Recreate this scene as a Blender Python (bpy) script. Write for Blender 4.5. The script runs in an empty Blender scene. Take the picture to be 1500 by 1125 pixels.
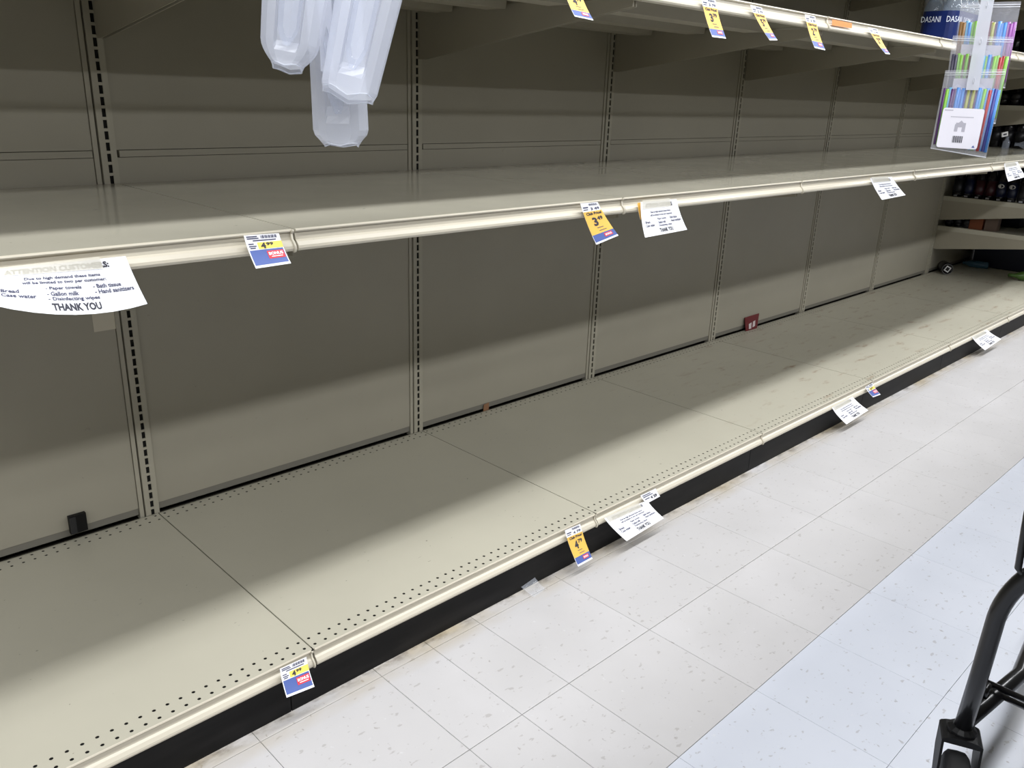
import bpy, math, random
from mathutils import Vector, Euler
random.seed(7)
PI = math.pi
SC = bpy.context.scene
COL = SC.collection

# ------------------------------------------------------------------ camera
F_PX = 1218.63
CAM_LOC = Vector((-0.6154, -1.3159, 1.2788))
CAM_ROT = Euler((1.2333, -0.0333, -0.7712), 'XYZ')
cd = bpy.data.cameras.new('camera')
cd.sensor_width = 36.0
cd.lens = F_PX / 1500.0 * 36.0
cd.clip_start = 0.02
cam = bpy.data.objects.new('camera', cd)
cam.location = CAM_LOC
cam.rotation_euler = CAM_ROT
COL.objects.link(cam)
SC.camera = cam

# ------------------------------------------------------------------ world, exposure, lights
SC.view_settings.view_transform = 'Standard'
SC.view_settings.look = 'None'
SC.view_settings.gamma = 1.0
SC.view_settings.use_curve_mapping = False
SC.view_settings.exposure = 0.0
w = bpy.data.worlds.new('world')
SC.world = w
w.use_nodes = True
w.node_tree.nodes['Background'].inputs['Color'].default_value = (0.8, 0.85, 0.9, 1)
w.node_tree.nodes['Background'].inputs['Strength'].default_value = 0.0

CEIL = 3.6
LIGHT_ROWS = (-0.87, -3.40, -5.90, -8.40)
LIGHT_W = 490.0
for ly in LIGHT_ROWS:                       # rows of fluorescent strip fixtures along the aisles
    ld = bpy.data.lights.new('ceiling_strip_light', 'AREA')
    ld.shape = 'RECTANGLE'
    ld.size = 19.0
    ld.size_y = 0.26
    ld.energy = LIGHT_W
    ld.color = (0.965, 0.98, 1.0)
    lo = bpy.data.objects.new('ceiling_strip_light', ld)
    lo.location = (4.0, ly, CEIL - 0.075)
    COL.objects.link(lo)

# ------------------------------------------------------------------ helpers
_M = CAM_ROT.to_matrix()
def ray(u, v):
    return _M @ Vector(((u - 750.0) / F_PX, -(v - 562.5) / F_PX, -1.0))
def on(u, v, axis, val):                    # point of a photo direction on the plane axis = val
    d = ray(u, v)
    return CAM_LOC + d * ((val - CAM_LOC[axis]) / d[axis])
def lin(c):
    c = c / 255.0
    return c / 12.92 if c <= 0.04045 else ((c + 0.055) / 1.055) ** 2.4
def rgb(r, g, b):
    return (lin(r), lin(g), lin(b), 1.0)

MATS = {}
def mat(name, col, rough=0.5, metal=0.0, spec=0.5, alpha=1.0, trans=0.0, ior=1.45, coat=0.0, double=False):
    m = bpy.data.materials.new(name)
    m.use_nodes = True
    b = m.node_tree.nodes['Principled BSDF']
    b.inputs['Base Color'].default_value = col
    b.inputs['Roughness'].default_value = rough
    b.inputs['Metallic'].default_value = metal
    b.inputs['Specular IOR Level'].default_value = spec
    b.inputs['Alpha'].default_value = alpha
    b.inputs['Transmission Weight'].default_value = trans
    b.inputs['IOR'].default_value = ior
    b.inputs['Coat Weight'].default_value = coat
    MATS[name] = m
    return m
class NT:
    def __init__(s, m):
        s.t = m.node_tree; s.n = s.t.nodes; s.l = s.t.links
        s.b = s.n['Principled BSDF']
    def add(s, kind, **kw):
        n = s.n.new(kind)
        for k, v in kw.items():
            setattr(n, k, v)
        return n
    def link(s, a, b):
        s.l.new(a, b)
    def noise(s, vec, scale, detail=3.0, rough=0.55):
        n = s.add('ShaderNodeTexNoise')
        n.inputs['Scale'].default_value = scale
        n.inputs['Detail'].default_value = detail
        n.inputs['Roughness'].default_value = rough
        s.link(vec, n.inputs['Vector'])
        return n.outputs['Fac']
    def ramp(s, fac, a, b, ca=(0, 0, 0, 1), cb=(1, 1, 1, 1)):
        r = s.add('ShaderNodeValToRGB')
        r.color_ramp.elements[0].position = a; r.color_ramp.elements[0].color = ca
        r.color_ramp.elements[1].position = b; r.color_ramp.elements[1].color = cb
        s.link(fac, r.inputs['Fac'])
        return r.outputs['Color']
    def mapping(s, vec, scale, rot=(0, 0, 0)):
        m = s.add('ShaderNodeMapping')
        m.inputs['Scale'].default_value = scale
        m.inputs['Rotation'].default_value = rot
        s.link(vec, m.inputs['Vector'])
        return m.outputs['Vector']
    def mix(s, fac, a, b, mode='MIX'):
        m = s.add('ShaderNodeMix', data_type='RGBA', blend_type=mode)
        if hasattr(fac, 'node'): s.link(fac, m.inputs[0])
        else: m.inputs[0].default_value = fac
        for i, x in ((6, a), (7, b)):
            if hasattr(x, 'node'): s.link(x, m.inputs[i])
            else: m.inputs[i].default_value = x
        return m.outputs[2]
    def math(s, op, a, b=0.0):
        m = s.add('ShaderNodeMath', operation=op)
        for i, x in ((0, a), (1, b)):
            if hasattr(x, 'node'): s.link(x, m.inputs[i])
            else: m.inputs[i].default_value = x
        return m.outputs[0]
    def pos(s):
        return s.add('ShaderNodeNewGeometry').outputs['Position']

def painted(name, col, rough, wear=0.5, spec=0.5, rust=0.0):
    """beige powder-coated sheet metal with faint smudges, scuffs and a little rust"""
    m = mat(name, col, rough, spec=spec)
    t = NT(m); p = t.pos()
    c = t.mix(t.ramp(t.noise(p, 2.3, 4), 0.35, 0.7), tuple(x * 0.93 for x in col[:3]) + (1,), col)
    # fine scuffs: two stretched noises
    s1 = t.ramp(t.noise(t.mapping(p, (9, 34, 20), (0, 0, 0.5)), 2.2, 4, 0.6), 0.69, 0.74)
    s2 = t.ramp(t.noise(p, 3.1, 2), 0.5, 0.62)
    sc = t.math('MULTIPLY', s1, s2)
    c = t.mix(t.math('MULTIPLY', sc, wear), c, rgb(88, 80, 68))
    sp = t.ramp(t.noise(t.mapping(p, (60, 110, 60), (0, 0, 0.9)), 1.0, 2), 0.755, 0.775)
    c = t.mix(t.math('MULTIPLY', sp, wear), c, rgb(60, 56, 48))
    if rust:
        r1 = t.ramp(t.noise(t.mapping(p, (5, 16, 5), (0, 0, 0.25)), 1.5, 5, 0.65), 0.57, 0.72)
        x = t.add('ShaderNodeSeparateXYZ'); t.link(p, x.inputs[0])
        far = t.ramp(t.math('MULTIPLY', x.outputs[0], 0.2), 0.36, 0.55)
        c = t.mix(t.math('MULTIPLY', t.math('MULTIPLY', r1, far), rust), c, rgb(128, 98, 72))
    t.link(c, t.b.inputs['Base Color'])
    rr = t.math('ADD', t.math('MULTIPLY', t.noise(p, 6.0, 3), 0.14), rough - 0.07)
    t.link(rr, t.b.inputs['Roughness'])
    return m

BEIGE = rgb(182, 178, 162)
painted('deck_paint', BEIGE, 0.36, 0.75, rust=0.75)
painted('shelf_paint', BEIGE, 0.15, 0.5)
painted('panel_paint', rgb(166, 161, 146), 0.42, 0.12)
painted('bracket_paint', rgb(160, 154, 138), 0.45, 0.1)
painted('upright_paint', rgb(174, 169, 153), 0.4, 0.1)
painted('rail_paint', rgb(198, 191, 174), 0.34, 0.25)
mat('stock_dark', rgb(66, 63, 58), 0.6)
mat('trim_shaded', rgb(122, 119, 110), 0.6)  # darker tone paints the shade on the base trim
mat('joint_shade', rgb(40, 37, 30), 0.7)
mat('hole_shade', rgb(14, 13, 11), 0.9)  # near-black colour for the shade inside slots and deck holes
def kick_mat():
    m = mat('kick_plastic', rgb(30, 30, 31), 0.6, spec=0.22)
    t = NT(m); p = t.pos()
    c = t.mix(t.ramp(t.noise(t.mapping(p, (2, 4, 14)), 2.0, 4), 0.4, 0.75), rgb(15, 15, 16), rgb(30, 29, 29))
    t.link(c, t.b.inputs['Base Color'])
kick_mat()
def tile_mat(name, base, base2):
    m = mat(name, base, 0.32)
    t = NT(m); p = t.pos()
    oi = t.add('ShaderNodeObjectInfo')
    c = t.mix(oi.outputs['Random'], base, base2)
    c = t.mix(t.ramp(t.noise(p, 3.0, 4), 0.3, 0.75), tuple(x * 0.95 for x in base[:3]) + (1,), c)
    f1 = t.ramp(t.noise(t.mapping(p, (34, 62, 1), (0, 0, 0.5)), 1.0, 2), 0.655, 0.70)
    f2 = t.ramp(t.noise(t.mapping(p, (80, 46, 1), (0, 0, -0.4)), 1.0, 2), 0.685, 0.73)
    f3 = t.ramp(t.noise(t.mapping(p, (60, 60, 1), (0, 0, 1.2)), 1.0, 2), 0.70, 0.78)
    c = t.mix(t.math('MULTIPLY', f1, 0.42), c, rgb(140, 134, 130))
    c = t.mix(t.math('MULTIPLY', f2, 0.5), c, rgb(128, 120, 116))
    c = t.mix(t.math('MULTIPLY', f3, 0.4), c, rgb(212, 212, 214))
    # grime that has collected along the foot of the shelving: yellow-brown, patchy
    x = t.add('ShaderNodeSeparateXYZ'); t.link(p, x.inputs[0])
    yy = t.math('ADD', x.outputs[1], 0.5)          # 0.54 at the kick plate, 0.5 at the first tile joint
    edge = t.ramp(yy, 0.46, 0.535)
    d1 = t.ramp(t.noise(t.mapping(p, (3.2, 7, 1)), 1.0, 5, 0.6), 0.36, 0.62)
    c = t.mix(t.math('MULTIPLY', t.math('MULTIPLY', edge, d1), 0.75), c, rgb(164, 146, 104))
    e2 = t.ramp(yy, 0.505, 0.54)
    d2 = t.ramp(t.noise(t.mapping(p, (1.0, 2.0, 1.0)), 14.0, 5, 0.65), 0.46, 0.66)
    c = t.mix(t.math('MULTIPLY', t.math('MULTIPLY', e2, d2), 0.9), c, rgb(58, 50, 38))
    t.link(c, t.b.inputs['Base Color'])
    t.link(t.math('ADD', t.math('MULTIPLY', t.noise(p, 9.0, 3), 0.22), 0.24), t.b.inputs['Roughness'])
tile_mat('floor_tile_grey', rgb(190, 188, 188), rgb(196, 194, 195))
tile_mat('floor_tile_white', rgb(200, 204, 214), rgb(205, 208, 217))
mat('grout', rgb(98, 94, 90), 0.9)
mat('floor_plain', rgb(192, 191, 192), 0.35)
mat('ceiling_grey', rgb(84, 84, 83), 0.9)
mat('wall_paint', rgb(112, 110, 105), 0.8)
mat('fixture_white', rgb(235, 235, 235), 0.6)
mat('paper', rgb(244, 245, 250), 0.6)
mat('ink', rgb(58, 58, 68), 0.7)
mat('ink_light', rgb(78, 80, 104), 0.7)
mat('tag_yellow', rgb(240, 192, 92), 0.5)
mat('tag_bright_yellow', rgb(240, 220, 104), 0.5)
mat('tag_blue', rgb(82, 102, 166), 0.5)
mat('tag_red', rgb(226, 62, 74), 0.5)
mat('tag_orange', rgb(238, 150, 88), 0.5)
mat('tape', rgb(226, 222, 208), 0.35, alpha=0.62)
mat('black_plastic', rgb(14, 14, 15), 0.5, spec=0.3)
mat('black_tube', rgb(17, 17, 19), 0.3, coat=0.3)
mat('rubber', rgb(38, 38, 39), 0.75)
mat('steel', rgb(150, 150, 150), 0.3, metal=1.0)
mat('clear_film', rgb(225, 230, 240), 0.12, alpha=0.10)
mat('bag_film', rgb(228, 230, 240), 0.12, alpha=0.17)
mat('insert_card', rgb(214, 211, 224), 0.5, alpha=0.8)
mat('film_edge', rgb(240, 242, 248), 0.2, alpha=0.6)
mat('strip_plastic', rgb(222, 225, 235), 0.25, alpha=0.62)
mat('card_white', rgb(232, 230, 240), 0.5)
def frosted(name, col, alpha, rough):
    m = mat(name, col, rough, alpha=alpha)
    t = NT(m)
    tr = t.add('ShaderNodeBsdfTranslucent'); tr.inputs['Color'].default_value = col
    mx = t.add('ShaderNodeMixShader'); mx.inputs[0].default_value = 0.35
    tp = t.add('ShaderNodeBsdfTransparent')
    mx2 = t.add('ShaderNodeMixShader'); mx2.inputs[0].default_value = alpha
    t.b.inputs['Alpha'].default_value = 1.0
    out = t.n['Material Output']
    t.link(t.b.outputs[0], mx.inputs[1]); t.link(tr.outputs[0], mx.inputs[2])
    t.link(tp.outputs[0], mx2.inputs[1]); t.link(mx.outputs[0], mx2.inputs[2])
    t.link(mx2.outputs[0], out.inputs['Surface'])
frosted('frosted_plastic', rgb(222, 226, 238), 0.50, 0.2)
frosted('frosted_rim', rgb(228, 232, 242), 0.55, 0.2)
frosted('frosted_clear', rgb(196, 204, 222), 0.30, 0.06)

class MB:
    """collects geometry for one mesh object"""
    def __init__(s):
        s.v = []; s.f = []; s.mi = []
    def add(s, vs, fs, mi=0):
        o = len(s.v); s.v += [tuple(v) for v in vs]
        for f in fs:
            s.f.append([o + i for i in f]); s.mi.append(mi)
    def box(s, x0, x1, y0, y1, z0, z1, mi=0):
        s.add([(x0, y0, z0), (x1, y0, z0), (x1, y1, z0), (x0, y1, z0), (x0, y0, z1), (x1, y0, z1), (x1, y1, z1), (x0, y1, z1)],
              [(0, 3, 2, 1), (4, 5, 6, 7), (0, 1, 5, 4), (1, 2, 6, 5), (2, 3, 7, 6), (3, 0, 4, 7)], mi)
    def prism_x(s, prof, x0, x1, mi=0):      # closed (y, z) outline swept along x
        n = len(prof)
        vs = [(x0, y, z) for y, z in prof] + [(x1, y, z) for y, z in prof]
        fs = [(i, (i + 1) % n, n + (i + 1) % n, n + i) for i in range(n)]
        fs += [tuple(range(n))[::-1], tuple(range(n, 2 * n))]
        s.add(vs, fs, mi)
    def tube(s, pts, r, n=10, mi=0, caps=True):
        pts = [Vector(p) for p in pts]
        rs = r if isinstance(r, (list, tuple)) else [r] * len(pts)
        vs = []; up = None
        for i, p in enumerate(pts):
            d = (pts[min(i + 1, len(pts) - 1)] - pts[max(i - 1, 0)]).normalized()
            if up is None:
                up = Vector((0, 0, 1)) if abs(d.z) < 0.9 else Vector((1, 0, 0))
            a = d.cross(up).normalized(); b = a.cross(d).normalized(); up = b
            for k in range(n):
                t = 2 * PI * k / n
                vs.append(p + (a * math.cos(t) + b * math.sin(t)) * rs[i])
        fs = []
        for i in range(len(pts) - 1):
            for k in range(n):
                fs.append((i * n + k, i * n + (k + 1) % n, (i + 1) * n + (k + 1) % n, (i + 1) * n + k))
        if caps:
            fs.append(tuple(range(n))[::-1]); fs.append(tuple(range((len(pts) - 1) * n, len(pts) * n)))
        s.add(vs, fs, mi)
    def lathe(s, prof, n=18, c=(0, 0, 0), axis='z', mi=0):   # (r, h) profile
        vs = []
        for r, h in prof:
            for k in range(n):
                t = 2 * PI * k / n
                if axis == 'z': vs.append((c[0] + r * math.cos(t), c[1] + r * math.sin(t), c[2] + h))
                elif axis == 'y': vs.append((c[0] + r * math.cos(t), c[1] + h, c[2] + r * math.sin(t)))
                else: vs.append((c[0] + h, c[1] + r * math.cos(t), c[2] + r * math.sin(t)))
        fs = []
        for i in range(len(prof) - 1):
            for k in range(n):
                fs.append((i * n + k, i * n + (k + 1) % n, (i + 1) * n + (k + 1) % n, (i + 1) * n + k))
        fs.append(tuple(range(n))[::-1]); fs.append(tuple(range((len(prof) - 1) * n, len(prof) * n)))
        s.add(vs, fs, mi)
    def mesh(s, name, mats, smooth=False):
        me = bpy.data.meshes.new(name)
        me.from_pydata(s.v, [], s.f)
        for m in ([mats] if isinstance(mats, str) else mats):
            me.materials.append(MATS[m])
        if any(s.mi):
            me.polygons.foreach_set('material_index', s.mi)
        if smooth:
            me.polygons.foreach_set('use_smooth', [True] * len(me.polygons))
        me.update()
        return me
    def build(s, name, mats, parent=None, smooth=False, loc=None):
        return link(name, s.mesh(name, mats, smooth), parent, loc)
def link(name, me, parent=None, loc=None):
    o = bpy.data.objects.new(name, me); COL.objects.link(o)
    if parent: o.parent = parent
    if loc is not None: o.location = loc
    return o
def tag(o, label, cat, group=None):
    o['label'] = label; o['category'] = cat
    if group: o['group'] = group
    return o
def thing(name, label, cat, loc=(0, 0, 0), group=None, rotz=0.0):
    o = bpy.data.objects.new(name, None); COL.objects.link(o)
    o.empty_display_size = 0.05
    o.location = loc; o.rotation_euler = (0, 0, rotz)
    return tag(o, label, cat, group)
def struct(o):
    o['kind'] = 'structure'
    return o

# ------------------------------------------------------------------ key measures
T = 0.3048                    # floor tile
S = 0.9342                    # shelving section pitch
XS = 0.1484                   # seam of section 0
YB = 0.842                    # face of the back panels
Z_DECK, Z_MID, Z_TOP, Z_HIGH = 0.1371, 1.0367, 1.530, 1.895
Y_DECK, Y_MID, Y_TOP = 0.0282, 0.0162, 0.0100
def seam(k): return XS + S * k
K0, K1 = -1, 6                # first and last section built
X_END = seam(K1 + 1)

# ------------------------------------------------------------------ floor, ceiling, walls
RX0, RX1, RY0, RY1 = -6.0, 14.0, -10.0, 1.75
fx0, fx1 = -4 * T, 31 * T
fy0, fy1 = -7 * T, 1 * T
b = MB()
b.box(RX0, RX1, RY0, RY1, -0.12, -0.004, 1)
b.box(fx0, fx1, fy0, fy1, -0.004, -0.0025, 0)
for (x0, x1, y0, y1) in ((RX0, fx0, RY0, RY1), (fx1, RX1, RY0, RY1), (fx0, fx1, RY0, fy0), (fx0, fx1, fy1, RY1)):
    b.box(x0, x1, y0, y1, -0.004, 0.0, 1)
floor = struct(b.build('floor', ['grout', 'floor_plain']))
def tile_mesh(wx, m):
    q = MB(); gx, gy, bv = (0.0005, 0.0009, 0.0007) if m.endswith('grey') else (0.0003, 0.0003, 0.0004)
    x0, x1, y0, y1 = gx, wx - gx, gy, T - gy
    q.add([(x0, y0, -0.0025), (x1, y0, -0.0025), (x1, y1, -0.0025), (x0, y1, -0.0025),
           (x0, y0, -bv), (x1, y0, -bv), (x1, y1, -bv), (x0, y1, -bv),
           (x0 + bv, y0 + bv, 0), (x1 - bv, y0 + bv, 0), (x1 - bv, y1 - bv, 0), (x0 + bv, y1 - bv, 0)],
          [(0, 1, 5, 4), (1, 2, 6, 5), (2, 3, 7, 6), (3, 0, 4, 7), (4, 5, 9, 8), (5, 6, 10, 9), (6, 7, 11, 10), (7, 4, 8, 11), (8, 9, 10, 11)])
    return q.mesh('floor_tile', m)
TM = {(wd, m): tile_mesh(wd, m) for wd in (T, T / 2) for m in ('floor_tile_grey', 'floor_tile_white')}
for j in range(-1, 7):
    m = 'floor_tile_grey' if j < 2 else 'floor_tile_white'
    for i in range(-4, 31):
        if i == 1 and j < 2:                 # this column is laid in half tiles
            for h in (0, 1):
                link('floor_tile', TM[(T / 2, m)], floor, (i * T + h * T / 2, -(j + 1) * T, 0))
        else:
            link('floor_tile', TM[(T, m)], floor, (i * T, -(j + 1) * T, 0))
b = MB(); b.box(RX0, RX1, RY0, RY1, CEIL, CEIL + 0.1); struct(b.build('ceiling', 'ceiling_grey'))
for nm, r in (('wall_back', (RX0, RX1, RY1, RY1 + 0.1)), ('wall_front', (RX0, RX1, RY0 - 0.1, RY0)),
              ('wall_left', (RX0 - 0.1, RX0, RY0, RY1)), ('wall_right', (RX1, RX1 + 0.1, RY0, RY1))):
    b = MB(); b.box(r[0], r[1], r[2], r[3], 0, CEIL); struct(b.build(nm, 'wall_paint'))
for i, ly in enumerate(LIGHT_ROWS):
    b = MB(); b.prism_x([(ly - 0.09, CEIL), (ly - 0.05, CEIL - 0.06), (ly + 0.05, CEIL - 0.06), (ly + 0.09, CEIL)], -5.5, 13.5)
    tag(b.build('ceiling_light_fixture', 'fixture_white'), ['long white strip fixture on the ceiling above the aisle with the cart', 'long white strip fixture above the opposite shelving', 'long white strip fixture between the opposite shelving and the front wall', 'long white strip fixture close to the front wall'][i], 'light', 'ceiling strip lights')

# ------------------------------------------------------------------ shelving frame
frame = thing('gondola_shelving', 'beige slotted gondola uprights with flat back panels behind all the shelves', 'shelving', (XS, YB, 0))
FR = Vector((XS, YB, 0))
H_UP = 2.25
SLOT_P = 0.0258
def upright_mesh():
    """face with a column of slots, two returns and dark sheets behind painted as the shade in the slots; x = 0 at the slot column"""
    q = MB()
    xl, xr, yf = -0.0185, 0.0185, -0.006
    sw, sh = 0.0046, 0.0190
    z0 = 0.13
    n = int((H_UP - z0) / SLOT_P)
    q.box(xl, xr, yf, 0.03, 0.0, z0)
    for i in range(n):
        a = z0 + i * SLOT_P; c = a + SLOT_P
        s0 = a + (SLOT_P - sh) / 2; s1 = s0 + sh
        V = [(xl, yf, a), (xr, yf, a), (xr, yf, c), (xl, yf, c), (-sw, yf, s0), (sw, yf, s0), (sw, yf, s1), (-sw, yf, s1),
             (-sw, yf + 0.003, s0), (sw, yf + 0.003, s0), (sw, yf + 0.003, s1), (-sw, yf + 0.003, s1)]
        q.add(V, [(0, 1, 5, 4), (1, 2, 6, 5), (2, 3, 7, 6), (3, 0, 4, 7)])
        q.add(V, [(4, 5, 9, 8), (5, 6, 10, 9), (6, 7, 11, 10), (7, 4, 8, 11)])
    zt = z0 + n * SLOT_P
    q.add([(xl, yf, z0), (xl, 0.03, z0), (xl, 0.03, zt), (xl, yf, zt)], [(0, 1, 2, 3)])
    q.add([(xr, yf, z0), (xr, 0.03, z0), (xr, 0.03, zt), (xr, yf, zt)], [(3, 2, 1, 0)])
    q.add([(xl, yf, zt), (xr, yf, zt), (xr, 0.03, zt), (xl, 0.03, zt)], [(0, 1, 2, 3)])
    q.add([(xl, 0.028, z0), (xr, 0.028, z0), (xr, 0.028, zt), (xl, 0.028, zt)], [(0, 1, 2, 3)], 1)
    q.box(-0.008, 0.008, yf + 0.004, yf + 0.006, z0, zt, 1)
    return q.mesh('upright', ['upright_paint', 'hole_shade'])
UPM = upright_mesh()
b = MB(); b.box(-0.0335, -0.0225, -0.003, 0.02, 0.13, H_UP); FLM = b.mesh('edge_trim', 'upright_paint')
XU = -0.0133                                  # slot column relative to the shelf seam
ZJ0, ZJ1 = 1.097, 1.114                       # splice between lower and upper back panels
pw0, pw1 = XU + 0.0205, S + XU - 0.0350
b = MB(); b.box(pw0, pw1, 0, 0.012, 0.1645, ZJ0); PLOW = b.mesh('back_panel', 'panel_paint')
b = MB(); b.box(pw0, pw1, 0, 0.012, ZJ1 + 0.0012, H_UP - 0.02); PUP = b.mesh('back_panel', 'panel_paint')
b = MB(); b.box(pw0 + 0.006, pw1 - 0.001, -0.0012, 0.012, ZJ0 + 0.0014, ZJ1 - 0.0004); PSP = b.mesh('splice_rail', 'panel_paint')
b = MB(); b.box(pw0, pw1, 0.002, 0.012, 0.1445, 0.1638); PTR = b.mesh('base_trim', 'trim_shaded')
b = MB(); b.box(0.0012, S - 0.0012, 0.0, 0.014, 0.0, 0.101); PKI = b.mesh('kick_plate', 'kick_plastic')
for k in range(K0, K1 + 2):
    x = seam(k) - XS
    link('upright', UPM, frame, (x + XU, 0, 0))
    link('edge_trim', FLM, frame, (x + XU, 0, 0))
    if k <= K1:
        link('back_panel', PLOW, frame, (x, 0, 0))
        link('back_panel', PUP, frame, (x, 0, 0))
        link('splice_rail', PSP, frame, (x, 0, 0))
        link('base_trim', PTR, frame, (x, 0, 0))
b = MB(); b.box(X_END - XS + 0.004, X_END - XS + 0.022, 0.05 - YB, -0.012, 0.0, H_UP - 0.05); b.build('end_light_block', 'stock_dark', frame)  # added end sheet that keeps light out of the drink section
b = MB(); b.box(K0 * S - 0.05, X_END - XS + 0.05, 0.034, 0.05, 0.0, H_UP - 0.03)
b.build('gap_shade_sheet', 'joint_shade', frame)  # dark sheet painted as the shade in panel and deck gaps

# ------------------------------------------------------------------ shelves
RAIL = [(0.0030, -0.0004), (0.0012, 0.0), (-0.001, -0.001), (-0.002, -0.003), (-0.001, -0.0052), (0.003, -0.0062), (0.0035, -0.008),
        (0.001, -0.0195), (-0.0035, -0.0225), (-0.0085, -0.0290), (-0.0095, -0.0335), (-0.008, -0.0375), (-0.003, -0.0390), (0.012, -0.0390)]
def rail_mesh():
    q = MB()
    q.prism_x(RAIL, 0.0035, S - 0.0045)
    return q.mesh('price_rail', 'rail_paint')
RLM = rail_mesh()
b = MB()
pr = [(y - 0.0022, z) for y, z in RAIL[2:-1]]
b.tube([(0, y, z) for y, z in pr], 0.0026, 6)
REM = b.mesh('rail_end_bead', 'rail_paint', True)
def bracket_mesh(depth):
    q = MB()
    q.add([(x, y, z) for x in (-0.0014, 0.0014) for y, z in ((0.014, -0.036), (depth, -0.020), (depth, -0.166), (depth - 0.02, -0.166), (0.014, -0.052))],
          [(0, 1, 2, 3, 4)[::-1], (5, 6, 7, 8, 9)] + [(i, (i + 1) % 5, 5 + (i + 1) % 5, 5 + i) for i in range(5)])
    return q.mesh('bracket', 'bracket_paint')
def shelf_meshes(y0):
    d = YB - 0.008 - y0
    q = MB(); q.box(0.0018, S - 0.0018, 0.0012, d, -0.004, 0.0)
    q.box(0.0018, 0.0034, 0.012, d, -0.030, -0.004); q.box(S - 0.0034, S - 0.0018, 0.012, d, -0.030, -0.004)
    q.box(0.0012, S - 0.0012, d - 0.0016, d, -0.032, -0.004)
    pan = q.mesh('shelf_pan', 'shelf_paint')
    ribs = []
    for ya, yb_ in ((0.185, 0.268), (0.415, 0.498), (0.635, 0.716)):
        q = MB()
        q.prism_x([(ya, -0.004), (ya + 0.004, -0.043), (yb_ - 0.004, -0.043), (yb_, -0.004)], 0.028, S - 0.034)
        ribs.append(q.mesh('stiffener', 'bracket_paint'))
    return pan, ribs, bracket_mesh(d)
SHM = {y: shelf_meshes(y) for y in (Y_MID, Y_TOP)}
def shelf(k, y0, z, label, group):
    t = thing('metal_shelf', label, 'shelf', (seam(k), y0, z), group)
    pan, ribs, br = SHM[y0]
    link('shelf_pan', pan, t)
    link('price_rail', RLM, t)
    link('rail_end_bead', REM, t, (S - 0.0042, 0, 0))
    for r in ribs: link('stiffener', r, t)
    link('bracket', br, t, (0.0050, 0, 0)); link('bracket', br, t, (S - 0.0070, 0, 0))
    return t
def deck_mesh():
    d = YB - 0.011 - Y_DECK
    q = MB(); P = S / 36.0; r = 0.0038; hh = 0.0258
    rows = [0.0135, 0.0135 + hh, d - 0.0345, d - 0.0345 + hh]
    ya = rows[0] - hh / 2; yb1 = rows[1] + hh / 2; yc = rows[2] - hh / 2; yd = rows[3] + hh / 2
    e = 0.0015
    q.add([(e, yb1, 0), (S - e, yb1, 0), (S - e, yc, 0), (e, yc, 0)], [(0, 1, 2, 3)])
    q.add([(e, yd, 0), (S - e, yd, 0), (S - e, d, 0), (e, d, 0)], [(0, 1, 2, 3)])
    for cy in rows:
        for i in range(36):
            x0 = max(e, i * P); x1 = min(S - e, (i + 1) * P); cx = (i + 0.5) * P
            o = [(x0, cy - hh / 2, 0), (x1, cy - hh / 2, 0), (x1, cy + hh / 2, 0), (x0, cy + hh / 2, 0)]
            c = [(cx + r * math.cos(PI / 8 + PI / 4 * j - PI * 0.75 - PI / 8), cy + r * math.sin(PI / 4 * j - PI * 0.75), 0) for j in range(8)]
            lo = [(a[0], a[1], -0.0009) for a in c]
            fs = []
            for s_ in range(4):
                a = 4 + 2 * s_; m_ = 4 + (2 * s_ + 1) % 8; n_ = 4 + (2 * s_ + 2) % 8
                fs.append((s_, (s_ + 1) % 4, n_, m_, a))
            fs += [(4 + j, 4 + (j + 1) % 8, 12 + (j + 1) % 8, 12 + j) for j in range(8)]
            q.add(o + c + lo, fs)
    for x0 in (e, S - e - 0.0012):
        q.box(x0, x0 + 0.0012, 0.012, d, -0.03, -0.0002)
    q.box(e, S - e, d - 0.0012, d, -0.03, -0.0002)
    q.box(e + 0.002, S - e - 0.002, 0.004, d - 0.002, -0.0060, -0.0032, 1)  # dark plate standing in for the shade below the holes
    return q.mesh('deck_pan', ['deck_paint', 'hole_shade'])
DKM = deck_mesh()
deck_labels = [
    'beige perforated base deck in front of the black clip on the back panel',
    'beige perforated base deck with the orange 4.79 price tag at its end',
    'beige perforated base deck carrying the notice beside the orange 4.79 tag',
    'beige base deck with a notice on its rail just before the small blue tag',
    'beige scuffed base deck in front of the small dark red packet',
    'bare beige base deck with a notice and no price tag on its rail',
    'bare beige base deck without tags, next to the stocked drink shelves',
    'beige base deck under the stocked shelves, holding a fallen can and green bottle']
kick_labels = ['black plastic kick plate ending behind the 4.99 bonus tag', 'black plastic kick plate behind the orange 4.79 price tag',
    'black plastic kick plate behind the notice next to the orange 4.79 tag', 'black plastic kick plate behind the notice beside the small blue tag',
    'black plastic kick plate starting under the small blue and yellow tag', 'black plastic kick plate behind the notice nearest the drinks',
    'black plastic kick plate beyond the notice nearest the drinks', 'black plastic kick plate under the stocked drink section']
for n, k in enumerate(range(K0, K1 + 1)):
    t = thing('base_deck', deck_labels[n], 'shelf', (seam(k), Y_DECK, Z_DECK), 'base decks')
    link('deck_pan', DKM, t); link('price_rail', RLM, t); link('rail_end_bead', REM, t, (S - 0.0042, 0, 0))
    tag(link('kick_plate', PKI, None, (seam(k) - 0.055, 0.036, 0)), kick_labels[n], 'kick plate', 'black kick plates')
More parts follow.
